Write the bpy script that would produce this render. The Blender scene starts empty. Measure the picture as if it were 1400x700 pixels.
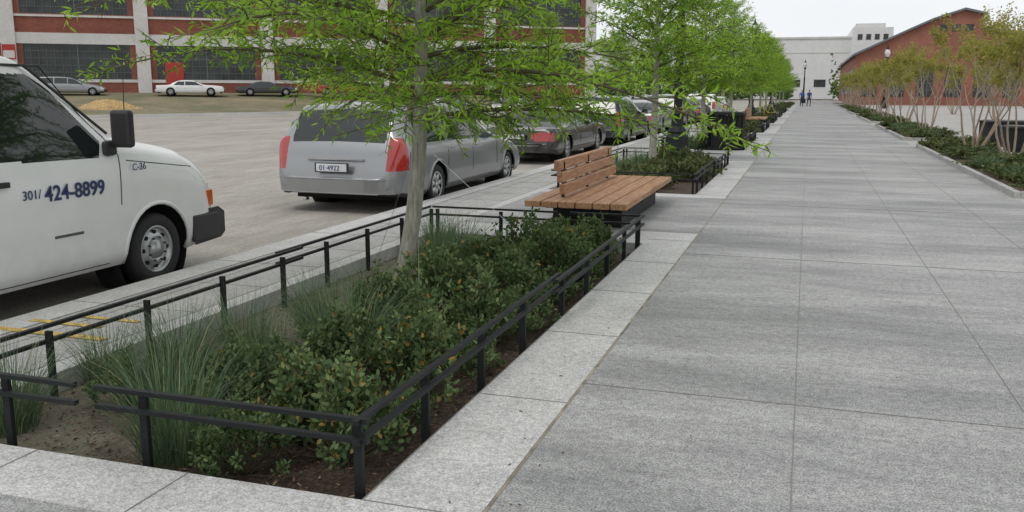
import bpy, bmesh, math, random
import numpy as np
from mathutils import Vector, Matrix
rnd=random.Random(7); rng=np.random.default_rng(7)
D=bpy.data; SC=bpy.context.scene; COL=SC.collection

# ---------------------------------------------------------------- materials
def newmat(name):
    m=D.materials.new(name); m.use_nodes=True
    nt=m.node_tree; b=nt.nodes['Principled BSDF']; return m,nt,b
def N(nt,t,**k):
    n=nt.nodes.new(t)
    for a,v in k.items():
        if a in n.inputs: n.inputs[a].default_value=v
        else: setattr(n,a,v)
    return n
def ramp(nt,src,stops):
    r=nt.nodes.new('ShaderNodeValToRGB'); e=r.color_ramp.elements
    while len(e)<len(stops): e.new(0.5)
    for i,(p,c) in enumerate(stops):
        e[i].position=p; e[i].color=(*c,1)
    nt.links.new(src,r.inputs[0]); return r.outputs[0]
def coords(nt,scale=(1,1,1)):
    tc=N(nt,'ShaderNodeTexCoord'); mp=N(nt,'ShaderNodeMapping'); mp.inputs['Scale'].default_value=scale
    nt.links.new(tc.outputs['Object'],mp.inputs[0]); return mp.outputs[0]
def noise(nt,co,s,d=4,r=.55):
    n=N(nt,'ShaderNodeTexNoise',Scale=s,Detail=d,Roughness=r); nt.links.new(co,n.inputs['Vector']); return n.outputs[0]
def mix(nt,a,b,fac,mode='MIX'):
    m=N(nt,'ShaderNodeMix',data_type='RGBA',blend_type=mode)
    for i,v in ((0,fac),(6,a),(7,b)):
        if isinstance(v,(int,float)): m.inputs[i].default_value=v
        elif isinstance(v,tuple): m.inputs[i].default_value=(*v,1)
        else: nt.links.new(v,m.inputs[i])
    return m.outputs[2]
def bump(nt,b,h,strength=.3,dist=.01):
    n=N(nt,'ShaderNodeBump',Strength=strength,Distance=dist); nt.links.new(h,n.inputs['Height']); nt.links.new(n.outputs[0],b.inputs['Normal'])
def plain(name,c,rough=.5,metal=0,var=.12,vs=6,coat=0,spec=.5):
    m,nt,b=newmat(name); co=coords(nt)
    n=noise(nt,co,vs); lo=tuple(x*(1-var) for x in c); hi=tuple(min(1,x*(1+var)) for x in c)
    nt.links.new(ramp(nt,n,[(.3,lo),(.7,hi)]),b.inputs['Base Color'])
    b.inputs['Roughness'].default_value=rough; b.inputs['Metallic'].default_value=metal
    b.inputs['Coat Weight'].default_value=coat; b.inputs['Specular IOR Level'].default_value=spec
    return m
def stone(name,c1,c2,speck=.35,sscale=260,stain=.35,stretch=(1,1,1),rough=.8,big=.7):
    m,nt,b=newmat(name); co=coords(nt); cs=coords(nt,stretch)
    base=ramp(nt,noise(nt,cs,big,6,.6),[(.33,c1),(.67,c2)])
    mid=ramp(nt,noise(nt,cs,big*7,5,.7),[(.3,(1-stain,)*3),(.6,(1,1,1))])
    c=mix(nt,base,mid,1.0,'MULTIPLY')
    sp=ramp(nt,noise(nt,co,sscale,2,.6),[(.36,(1-speck,)*3),(.5,(1,1,1)),(.66,(1+speck*.8,)*3)])
    c=mix(nt,c,sp,1.0,'MULTIPLY')
    sp2=ramp(nt,noise(nt,co,sscale*.22,3,.7),[(.35,(1-speck*.6,)*3),(.6,(1.05,)*3)])
    c=mix(nt,c,sp2,1.0,'MULTIPLY')
    nt.links.new(c,b.inputs['Base Color']); b.inputs['Roughness'].default_value=rough
    bump(nt,b,noise(nt,co,sscale*.5,3),.25,.004); return m
M={}
M['walk']=stone('walkway_paving',(.24,.245,.24),(.465,.467,.455),.48,110,.25,(.6,1.9,1),big=.45)
M['granite']=stone('white_granite',(.46,.46,.445),(.58,.58,.56),.35,130,.16)
M['granite2']=stone('grey_granite',(.36,.355,.34),(.46,.455,.44),.3,130,.2)
M['plaza']=stone('plaza_paving',(.36,.35,.33),(.43,.42,.40),.2,60,.2)
M['road']=stone('road_surface',(.31,.29,.25),(.44,.415,.37),.24,90,.26,(2.2,.6,1),big=.3)
M['joint']=plain('joint',(.20,.20,.19),.9)
M['sand']=plain('joint_sand',(.24,.21,.16),.9,var=.5)
M['yellow']=plain('yellow_paint',(.50,.36,.10),.8,var=.45,vs=20)
M['black']=plain('black_metal',(.011,.012,.013),.6,0,.25,spec=.3)
M['rubber']=plain('rubber',(.02,.02,.021),.8)
M['dark']=plain('dark_plastic',(.025,.025,.027),.55)
M['void']=plain('wheel_well',(.008,.008,.008),.9)
M['chrome']=plain('chrome',(.6,.6,.62),.18,1)
M['alloy']=plain('alloy_wheel',(.42,.43,.44),.35,.7)
M['red_l']=plain('red_lens',(.35,.012,.01),.15,coat=1)
M['amb_l']=plain('amber_lens',(.6,.13,.02),.15,coat=1)
M['clear_l']=plain('clear_lens',(.6,.6,.6),.1,coat=1)
M['plate']=plain('licence_plate',(.6,.62,.64),.5)
M['navy']=plain('navy_lettering',(.02,.035,.12),.5)
M['redp']=plain('red_door',(.36,.03,.02),.5)
def glassmat():
    m,nt,b=newmat('vehicle_glass'); b.inputs['Base Color'].default_value=(.012,.017,.017,1)
    b.inputs['Roughness'].default_value=.04; b.inputs['Specular IOR Level'].default_value=.75; return m
M['glass']=glassmat()
def wglass():
    m,nt,b=newmat('factory_glass'); co=coords(nt,(.6,.6,.6))
    nt.links.new(ramp(nt,noise(nt,co,1.5,3),[(.35,(.010,.012,.013)),(.65,(.04,.047,.047))]),b.inputs['Base Color'])
    b.inputs['Roughness'].default_value=.15; return m
M['wglass']=wglass()
def paint(name,c,metal=0,rough=.3,dirt=True):
    m,nt,b=newmat(name); co=coords(nt)
    col=ramp(nt,noise(nt,co,3,5),[(.3,tuple(x*.94 for x in c)),(.7,c)])
    if dirt:
        sx=N(nt,'ShaderNodeSeparateXYZ'); nt.links.new(co,sx.inputs[0])
        mr=N(nt,'ShaderNodeMapRange'); nt.links.new(sx.outputs[2],mr.inputs[0])
        mr.inputs[1].default_value=.15; mr.inputs[2].default_value=.75; mr.inputs[3].default_value=.45; mr.inputs[4].default_value=0
        mm=N(nt,'ShaderNodeMath',operation='MULTIPLY'); nt.links.new(mr.outputs[0],mm.inputs[0]); nt.links.new(noise(nt,co,9,5),mm.inputs[1])
        col=mix(nt,col,(.16,.14,.11),mm.outputs[0])
    nt.links.new(col,b.inputs['Base Color'])
    b.inputs['Metallic'].default_value=metal; b.inputs['Roughness'].default_value=rough; b.inputs['Coat Weight'].default_value=.6; b.inputs['Coat Roughness'].default_value=.08
    return m
P_white=paint('white_paint',(.76,.77,.77)); P_silver=paint('silver_paint',(.29,.30,.31),.55,.32)
P_black=paint('black_paint',(.014,.015,.017),0,.25); P_blue=paint('dark_blue_paint',(.015,.022,.045),.2,.3)
P_red=paint('red_paint',(.3,.02,.015)); P_grey=paint('grey_paint',(.12,.125,.13),.5,.3); P_beige=paint('beige_paint',(.4,.38,.34),.3,.3)
def wood():
    m,nt,b=newmat('bench_wood'); co=coords(nt,(14,1.2,14))
    c=ramp(nt,noise(nt,co,2.5,6,.65),[(.3,(.20,.095,.045)),(.5,(.33,.175,.09)),(.72,(.46,.28,.16))])
    nt.links.new(c,b.inputs['Base Color']); b.inputs['Roughness'].default_value=.65
    bump(nt,b,noise(nt,co,8,4),.2,.003); return m
M['wood']=wood()
def leafmat(name,stops,trans=.45,rough=.5,spec=.3):
    m,nt,b=newmat(name); at=N(nt,'ShaderNodeAttribute'); at.attribute_name='tint'
    col=ramp(nt,at.outputs['Fac'],stops)
    nt.links.new(col,b.inputs['Base Color']); b.inputs['Roughness'].default_value=rough; b.inputs['Specular IOR Level'].default_value=spec
    tr=N(nt,'ShaderNodeBsdfTranslucent'); br=mix(nt,col,(1.5,1.7,.8),1.0,'MULTIPLY'); nt.links.new(br,tr.inputs[0])
    ms=N(nt,'ShaderNodeMixShader',Fac=trans); nt.links.new(b.outputs[0],ms.inputs[1]); nt.links.new(tr.outputs[0],ms.inputs[2])
    nt.links.new(ms.outputs[0],nt.nodes['Material Output'].inputs[0]); return m
M['oak']=leafmat('oak_leaves',[(0,(.10,.18,.02)),(.5,(.21,.34,.04)),(1,(.34,.47,.08))],.5)
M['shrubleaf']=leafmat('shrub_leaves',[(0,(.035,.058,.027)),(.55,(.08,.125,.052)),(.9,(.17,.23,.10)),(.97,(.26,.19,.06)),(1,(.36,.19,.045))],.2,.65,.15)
M['coverleaf']=leafmat('ground_cover_leaves',[(0,(.04,.055,.025)),(.55,(.095,.12,.05)),(.9,(.18,.19,.09)),(1,(.26,.18,.09))],.2,.65,.15)
M['grassleaf']=leafmat('grass_blades',[(0,(.05,.085,.05)),(.6,(.095,.155,.09)),(.9,(.17,.22,.13)),(1,(.34,.30,.18))],.25)
M['myrtleleaf']=leafmat('myrtle_leaves',[(0,(.14,.17,.035)),(.5,(.27,.26,.07)),(1,(.42,.28,.12))],.45)
M['farleaf']=leafmat('far_leaves',[(0,(.03,.06,.015)),(1,(.09,.15,.03))],.3)
def bark(name,c1,c2,sc=(9,9,2)):
    m,nt,b=newmat(name); co=coords(nt,sc); n=noise(nt,co,4,6,.7)
    nt.links.new(ramp(nt,n,[(.3,c1),(.68,c2)]),b.inputs['Base Color']); b.inputs['Roughness'].default_value=.9; bump(nt,b,n,.6,.01); return m
M['bark']=bark('oak_bark',(.16,.155,.125),(.40,.39,.33)); M['twig']=bark('twig',(.06,.055,.03),(.14,.12,.07))
M['mbark']=bark('myrtle_bark',(.24,.18,.13),(.42,.34,.27))
def soil():
    m,nt,b=newmat('mulch'); co=coords(nt)
    c=ramp(nt,noise(nt,co,45,5,.75),[(.3,(.03,.02,.013)),(.5,(.085,.058,.04)),(.7,(.23,.17,.115))])
    c2=ramp(nt,noise(nt,co,60,5,.75),[(.3,(.16,.15,.105)),(.7,(.38,.35,.26))])
    f=ramp(nt,noise(nt,co,1.1,3),[(.42,(0,0,0)),(.52,(1,1,1))])
    sx=N(nt,'ShaderNodeSeparateXYZ'); nt.links.new(co,sx.inputs[0])
    mr=N(nt,'ShaderNodeMapRange'); nt.links.new(sx.outputs[0],mr.inputs[0]); mr.inputs[1].default_value=-3.0; mr.inputs[2].default_value=-2.4; mr.inputs[3].default_value=.95; mr.inputs[4].default_value=0
    mm=N(nt,'ShaderNodeMath',operation='MULTIPLY'); nt.links.new(f,mm.inputs[0]); mm.inputs[1].default_value=.6
    ad=N(nt,'ShaderNodeMath',operation='ADD',use_clamp=True); nt.links.new(mm.outputs[0],ad.inputs[0]); ad.inputs[1].default_value=.35
    m2=N(nt,'ShaderNodeMath',operation='MULTIPLY'); nt.links.new(ad.outputs[0],m2.inputs[0]); nt.links.new(mr.outputs[0],m2.inputs[1])
    nt.links.new(mix(nt,c,c2,m2.outputs[0]),b.inputs['Base Color']); b.inputs['Roughness'].default_value=.95
    bump(nt,b,noise(nt,co,60,4,.8),1,.03); return m
M['soil']=soil()
M['chip']=leafmat('mulch_chips',[(0,(.03,.02,.012)),(.5,(.10,.065,.04)),(.9,(.24,.17,.11)),(1,(.36,.28,.19))],.0,.9,.1)
def lawn():
    m,nt,b=newmat('lawn'); co=coords(nt)
    c=ramp(nt,noise(nt,co,.22,6,.7),[(.3,(.12,.13,.06)),(.5,(.20,.185,.11)),(.66,(.31,.25,.16))])
    c=mix(nt,c,ramp(nt,noise(nt,co,6,5,.8),[(.3,(.6,.6,.6)),(.7,(1.2,1.2,1.2))]),1.0,'MULTIPLY')
    nt.links.new(c,b.inputs['Base Color']); b.inputs['Roughness'].default_value=.95; return m
M['lawn']=lawn()
def brick(name,c,c2,mor):
    m,nt,b=newmat(name); tc=N(nt,'ShaderNodeTexCoord'); sx=N(nt,'ShaderNodeSeparateXYZ'); nt.links.new(tc.outputs['Object'],sx.inputs[0])
    ad=N(nt,'ShaderNodeMath',operation='ADD'); nt.links.new(sx.outputs[0],ad.inputs[0]); nt.links.new(sx.outputs[1],ad.inputs[1])
    cx=N(nt,'ShaderNodeCombineXYZ'); nt.links.new(ad.outputs[0],cx.inputs[0]); nt.links.new(sx.outputs[2],cx.inputs[1])
    bt=N(nt,'ShaderNodeTexBrick',Scale=2.2); bt.inputs['Color1'].default_value=(*c,1); bt.inputs['Color2'].default_value=(*c2,1); bt.inputs['Mortar'].default_value=(*mor,1); bt.inputs['Mortar Size'].default_value=.012
    nt.links.new(cx.outputs[0],bt.inputs[0])
    col=mix(nt,bt.outputs[0],ramp(nt,noise(nt,tc.outputs['Object'],.35,5),[(.3,(.75,.75,.75)),(.7,(1.15,1.15,1.15))]),1.0,'MULTIPLY')
    nt.links.new(col,b.inputs['Base Color']); b.inputs['Roughness'].default_value=.9; return m
M['brick']=brick('red_brick',(.20,.055,.036),(.25,.078,.05),(.17,.11,.09))
M['brick2']=brick('orange_brick',(.25,.088,.06),(.29,.115,.078),(.22,.15,.12))
M['conc']=stone('painted_concrete',(.52,.51,.49),(.62,.61,.59),.06,40,.12)
M['whitewall']=stone('white_cladding',(.62,.62,.62),(.68,.68,.68),.02,10,.03)
M['roofm']=plain('roof_metal',(.13,.14,.15),.5)
M['muntin']=plain('window_frames',(.10,.13,.12),.6)

# ---------------------------------------------------------------- mesh builder
class MB:
    def __init__(s): s.v=[];s.f=[];s.m=[];s.mats=[]
    def mi(s,mat):
        if mat not in s.mats: s.mats.append(mat)
        return s.mats.index(mat)
    def add(s,vs,fs,mat):
        o=len(s.v); k=s.mi(mat); s.v+= [tuple(v) for v in vs]; s.f+=[tuple(o+i for i in f) for f in fs]; s.m+=[k]*len(fs)
    def box(s,x0,x1,y0,y1,z0,z1,mat,mtx=None):
        vs=[Vector((x,y,z)) for z in(z0,z1) for y in(y0,y1) for x in(x0,x1)]
        if mtx is not None: vs=[mtx@v for v in vs]
        s.add(vs,[(0,2,3,1),(4,5,7,6),(0,1,5,4),(2,6,7,3),(0,4,6,2),(1,3,7,5)],mat)
    def prism(s,pts,axis,a,b,mat):
        def P(p,t): return (t,p[0],p[1]) if axis==0 else ((p[0],t,p[1]) if axis==1 else (p[0],p[1],t))
        n=len(pts); vs=[P(p,a) for p in pts]+[P(p,b) for p in pts]
        s.add(vs,[tuple(range(n)),tuple(range(2*n-1,n-1,-1))]+[(i,(i+1)%n,n+(i+1)%n,n+i) for i in range(n)],mat)
    def tube(s,ps,rs,n,mat,cap=True):
        vs=[];fs=[]; m=len(ps); prev=None
        for i,p in enumerate(ps):
            p=Vector(p); d=(Vector(ps[min(i+1,m-1)])-Vector(ps[max(i-1,0)])).normalized()
            if prev is None:
                a=d.orthogonal().normalized()
            else:
                a=(prev-d*prev.dot(d)); a=a.normalized() if a.length>1e-6 else d.orthogonal().normalized()
            prev=a; b=d.cross(a)
            for k in range(n):
                t=2*math.pi*k/n; vs.append(p+(a*math.cos(t)+b*math.sin(t))*rs[i])
        for i in range(m-1):
            for k in range(n):
                fs.append((i*n+k,i*n+(k+1)%n,(i+1)*n+(k+1)%n,(i+1)*n+k))
        if cap: fs.append(tuple(range(n-1,-1,-1))); fs.append(tuple((m-1)*n+k for k in range(n)))
        s.add(vs,fs,mat)
    def cyl(s,a,b,r,n,mat,r2=None): s.tube([a,b],[r,r if r2 is None else r2],n,mat)
    def lathe(s,prof,n,mat,mtx):
        vs=[];fs=[]
        for r,h in prof:
            for k in range(n):
                t=2*math.pi*k/n; vs.append(mtx@Vector((r*math.cos(t),r*math.sin(t),h)))
        for i in range(len(prof)-1):
            for k in range(n): fs.append((i*n+k,i*n+(k+1)%n,(i+1)*n+(k+1)%n,(i+1)*n+k))
        s.add(vs,fs,mat)
    def mesh(s,name,smooth=False):
        me=D.meshes.new(name); me.from_pydata(s.v,[],s.f)
        for m in s.mats: me.materials.append(m)
        me.polygons.foreach_set('material_index',s.m)
        if smooth: me.polygons.foreach_set('use_smooth',[True]*len(s.f))
        me.update(); return me
    def obj(s,name,parent=None,loc=(0,0,0),rz=0,smooth=False,bevel=0):
        o=D.objects.new(name,s.mesh(name,smooth)); COL.objects.link(o); o.location=loc; o.rotation_euler[2]=rz
        if parent: o.parent=parent
        if bevel:
            b=o.modifiers.new('b','BEVEL'); b.width=bevel; b.segments=2; b.limit_method='ANGLE'; b.angle_limit=math.radians(50)
        return o
def empty(name,loc=(0,0,0),rz=0):
    e=D.objects.new(name,None); COL.objects.link(e); e.location=loc; e.rotation_euler[2]=rz; e.empty_display_size=.2; return e
def inst(name,me,loc,rz=0,sc=1,parent=None):
    o=D.objects.new(name,me); COL.objects.link(o); o.location=loc; o.rotation_euler[2]=rz
    o.scale=(sc,)*3 if isinstance(sc,(int,float)) else sc
    if parent: o.parent=parent
    return o

# ---------------------------------------------------------------- ground
g=MB(); g.box(-600,600,-200,1500,-.6,-.15,M['road']); g.obj('road')
KX0,KX1=-5.3,-4.0
BX0,BX1=-1.58,-1.1
RX=4.9
PER=11.3; B0=2.6
beds=[(B0+PER*i,B0+PER*i+7.7) for i in range(-1,11)]
YA,YB=-12,150
w=MB(); w.box(BX1,3.1,YA,YB,-.5,0,M['walk'])
for i in range(len(beds)-1):
    w.box(KX1,BX1,beds[i][1],beds[i+1][0],-.5,0,M['walk'])
w.obj('walkway')
p=MB(); p.box(RX+.1,90,YA,230,-.5,0,M['plaza'])
rbeds=[(-4,11.5),(15.5,29)]+[(33+17.5*i,46.5+17.5*i) for i in range(6)]
prev=YA
for a,b in rbeds:
    p.box(3.1,RX+.1,prev,a,-.5,0,M['plaza']); prev=b
p.box(3.1,RX+.1,prev,YB,-.5,0,M['plaza'])
p.obj('plaza_pavement')
k=MB(); k.box(KX0,KX0+.32,YA,YB,-.5,.0,M['granite']); k.obj('kerb',bevel=.012)
k=MB(); k.box(KX0+.32,KX1-.16,YA,YB,-.5,-.003,M['granite2']); k.box(KX1-.16,KX1,YA,YB,-.5,.001,M['granite']); k.obj('kerb_pavement')
b=MB()
for a,c in beds:
    b.box(BX0,BX1,a,c,-.5,.004,M['granite'])
    b.box(KX1,BX0,a,a+.4,-.5,.004,M['granite'])
    b.box(KX1,BX0,c-.85,c,-.5,.004,M['granite'])
b.obj('granite_border')
s=MB()
for a,c in beds: s.box(KX1,BX0,a+.4,c-.85,-.5,-.12,M['soil'])
for a,c in rbeds: s.box(3.2,RX,a+.1,c-.1,-.5,.05,M['soil'])
s.obj('planter_soil')
s=MB()
for a,c in rbeds:
    s.box(3.1,3.2,a,c,-.5,.1,M['granite2']); s.box(RX,RX+.1,a,c,-.5,.1,M['granite2'])
    s.box(3.2,RX,a,a+.1,-.5,.1,M['granite2']); s.box(3.2,RX,c-.1,c,-.5,.1,M['granite2'])
s.obj('planter_edging',bevel=.01)
j=MB()
def jt(x0,x1,y0,y1,z=.0,mat=None): j.box(x0,x1,y0,y1,z,z+.0025,mat or M['joint'])
for x in (.03,1.14,2.2): jt(x-.0022,x+.0022,YA,YB)
for i in range(-3,34):
    y=4.7+4.3*i; jt(BX1+.02,3.1,y-.003,y+.003,.0005)
jt(BX1+.001,BX1+.016,YA,YB,0,M['sand'])
for a,c in beds:
    y=a+.4
    while y<c-.3:
        jt(BX0,BX1,y-.003,y+.003,.004); y+=1.35
    for x in (-3.2,-2.4): jt(x-.003,x+.003,a,a+.4,.004); jt(x-.003,x+.003,c-.85,c,.004)
    jt(BX0-.006,BX0,a+.4,c-.85,.004)
for i in range(-10,100):
    y=.9*i
    jt(KX0+.32,KX1-.16,y-.003,y+.003,-.003)
    if i%2==0: jt(KX0,KX0+.32,y-.003,y+.003,0)
jt(KX0+.316,KX0+.324,YA,90,.0005); jt(KX1-.164,KX1-.158,YA,90,.0012); jt(-4.75,-4.744,YA,90,-.003)
j.obj('pavement_joint')
y=MB()
y.box(-5.2,-4.25,4.55,4.62,.002,.005,M['yellow']); y.box(-5.1,-4.5,4.8,4.86,.002,.005,M['yellow']); y.box(-4.9,-4.35,5.0,5.05,.002,.005,M['yellow'])
y.box(-8.6,-7.7,10.3,10.45,-.15,-.146,M['yellow'])
y.obj('road_marking')

# lawn rising to the factory
A0=Vector((-63,60)); UU=Vector((.821,.571))
edge=[(-60,8),(-50,25),(-44,40),(-41.5,46.5),(-36.5,58),(-27,77),(-22,92)]
top=[A0+UU*t for t in (-60,-38,-14,0,14,34,52)]
v=[];f=[];nr=7
for (e,t) in zip(edge,top):
    for r_ in range(nr):
        q=r_/(nr-1); v.append((e[0]+(t[0]-e[0])*q,e[1]+(t[1]-e[1])*q,0.0+1.3*(3*q*q-2*q**3)))
for i in range(len(edge)-1):
    for r_ in range(nr-1): a=i*nr+r_; f.append((a,a+nr,a+nr+1,a+1))
me=D.meshes.new('lawn'); me.from_pydata(v,[],f); me.materials.append(M['lawn']); me.polygons.foreach_set('use_smooth',[True]*len(f))
o=D.objects.new('lawn',me); COL.objects.link(o)
kb=MB()
for a,c in zip(edge[:-1],edge[1:]):
    d=Vector((c[0]-a[0],c[1]-a[1])); n=Vector((d.y,-d.x)).normalized()*.2
    kb.add([(a[0],a[1],-.15),(a[0]+n.x,a[1]+n.y,-.15),(c[0]+n.x,c[1]+n.y,-.15),(c[0],c[1],-.15),(a[0],a[1],.02),(a[0]+n.x,a[1]+n.y,.02),(c[0]+n.x,c[1]+n.y,.02),(c[0],c[1],.02)],
      [(4,5,6,7),(1,2,6,5),(0,1,5,4),(2,3,7,6),(0,4,7,3)],M['conc'])
kb.obj('lawn_kerb')

# ---------------------------------------------------------------- factory (left)
fb=empty('brick_factory',(A0.x,A0.y,0),math.atan2(UU.y,UU.x))
wl=MB(); fr=MB(); gl=MB(); cc=MB()
X0,X1=-51.5,51.5; BAY=10.3
wl.box(X0,X1,.5,30,0,17.2,M['brick'])
levels=[(0,2.4,5.3),(1,7.75,10.6),(2,13.3,16)]
for lv,z0,z1 in levels:
    for i in range(-5,5):
        a=i*BAY+1.0; c=(i+1)*BAY-1.0
        gl.box(a,c,.2,.49,z0,z1,M['wglass'])
        n=14
        for q in range(n+1):
            x=a+(c-a)*q/n; tk=.09 if q%7==0 else .03; fr.box(x-tk/2,x+tk/2,.12,.2,z0,z1,M['muntin'])
        for q in range(6):
            z=z0+(z1-z0)*q/5; fr.box(a,c,.14,.19,z-.02,z+.02,M['muntin'])
for i in range(-5,6): cc.box(i*BAY-.55,i*BAY+.55,-.15,.6,0,17.3,M['conc'])
for i in range(-5,5):
    a=i*BAY+.55; c=(i+1)*BAY-.55
    for z0,z1 in ((5.3,6.2),(10.6,11.1),(16,16.5)): cc.box(a,c,-.02,.55,z0,z1,M['conc'])
    for z0 in (7.5,13.1): cc.box(a,c,-.06,.5,z0,z0+.17,M['conc'])
    for z0,z1 in ((0,2.15),(6.2,7.5),(11.1,13.1),(16.5,17.2)): wl.box(a,c,.05,.52,z0,z1,M['brick'])
    wl.box(a,c,.05,.5,7.67,7.75,M['brick']); wl.box(a,c,.05,.5,13.27,13.3,M['brick'])
    cc.box(a,c,0,.5,2.15,2.4,M['conc'])
    for z0,z1 in ((2.4,5.3),(7.75,10.6),(13.3,16)):
        for xx in (a,c-.45): wl.box(xx,xx+.45,.06,.5,z0,z1,M['brick'])
wl.obj('walls',fb); fr.obj('window_frames',fb); gl.obj('windows',fb); cc.obj('concrete_frame',fb)
dd=MB(); dd.box(12,13.5,-.05,.1,1.2,3.9,M['redp']); dd.box(-.5,.5,-.19,-.155,4.0,5.2,M['redp']); dd.box(-.42,.42,-.2,-.19,4.1,4.7,M['conc']); dd.obj('door',fb)

# ---------------------------------------------------------------- right brick hall + white building
hb=empty('brick_hall',(0,120,0))
h=MB(); prof=[(5.3,0),(5.3,6.0),(11.2,8.8),(13.6,9.9),(16.9,11.0),(19.0,10.5),(19.0,8.7),(29,7.6),(29,0)]
h.prism(prof,1,0,55,M['brick2'])
h.obj('walls',hb)
h=MB()
def sl(a,b,t=.28):
    h.prism([(a[0],a[1]+.02),(b[0],b[1]+.02),(b[0],b[1]+t),(a[0],a[1]+t)],1,-.5,55.3,M['roofm'])
for a,c in (((4.9,5.8),(11.2,8.8)),((11.2,8.8),(13.6,9.9)),((13.6,9.9),(16.9,11.0)),((16.9,11.0),(19.3,10.4)),((19.0,8.7),(29.5,7.5))): sl(a,c)
h.obj('roof',hb)
h=MB()
for i in range(7):
    x=7+3.1*i; hh=4.6
    pts=[(x-.9,1),(x+.9,1)]+[(x+.9*math.cos(t),hh-.9+.9*math.sin(t)) for t in [math.pi*q/8 for q in range(9)]]
    h.prism(pts,1,-.03,.1,M['wglass'])
    for q in (-.3,.3): h.box(x+q-.04,x+q+.04,-.06,-.031,1,hh-.2,M['muntin'])
    for q in (1.8,2.6,3.4): h.box(x-.9,x+.9,-.06,-.032,q-.03,q+.03,M['muntin'])
for i in range(3): h.box(14.3+1.4*i,15.2+1.4*i,-.04,.1,8.6,9.4,M['wglass'])
for i in range(8): h.box(5.2,5.27,4+6*i,7+6*i,1.2,4.3,M['wglass'])
h.obj('windows',hb)
wb=empty('white_office_building',(0,200,0)); h=MB()
h.box(-55,7.8,0,40,0,12.4,M['whitewall']); h.box(7.8,15.4,-2,40,0,14.2,M['whitewall']); h.box(8.5,14,0,10,14.2,15.1,M['conc']); h.box(15.4,60,3,40,0,11,M['whitewall']); h.obj('walls',wb)
h=MB()
for i in range(12): h.box(-54+5*i,-51.7+5*i,-.06,.1,2.5,4.0,M['wglass'])
h.box(-54.5,7.5,-.06,.0,9.3,9.5,M['conc'])
for i in range(4): h.box(8.8+1.6*i,9.7+1.6*i,-2.06,-1.9,11.8,12.9,M['wglass'])
h.box(-55.2,7.7,-.2,0.02,12.2,12.6,M['conc']); h.obj('windows',wb)

# ---------------------------------------------------------------- foliage helpers
def leaves_mesh(name,P,Dr,L,W,mat,tint,six=False,extra=None,flat=None):
    n=len(P); up=rng.normal(size=(n,3))
    if flat is not None: up=np.tile([0,0,1.],(n,1))+rng.normal(size=(n,3))*flat
    S=np.cross(Dr,up); S/=np.linalg.norm(S,axis=1)[:,None]+1e-9
    L=L[:,None];W=W[:,None]
    if six:
        pts=[P,P+Dr*L*.3+S*W*.5,P+Dr*L*.72+S*W*.42,P+Dr*L,P+Dr*L*.72-S*W*.42,P+Dr*L*.3-S*W*.5]
    else:
        pts=[P,P+Dr*L*.42+S*W*.5,P+Dr*L,P+Dr*L*.42-S*W*.5]
    k=len(pts); V=np.stack(pts,1).reshape(-1,3)
    me=D.meshes.new(name)
    ev,ef,em=(extra.v,extra.f,extra.m) if extra else ([],[],[])
    F_=[tuple(range(i*k,i*k+k)) for i in range(n)]+[tuple(len(V)+q for q in f) for f in ef]
    me.from_pydata(V.tolist()+list(ev),[],F_)
    me.materials.append(mat)
    if extra:
        for m in extra.mats: me.materials.append(m)
        me.polygons.foreach_set('material_index',[0]*n+[1+q for q in em])
        me.polygons.foreach_set('use_smooth',[False]*n+[True]*len(ef))
    at=me.attributes.new('tint','FLOAT','POINT')
    at.data.foreach_set('value',np.concatenate([np.repeat(tint,k),np.zeros(len(ev))]).astype(np.float32))
    me.update(); return me

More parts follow.
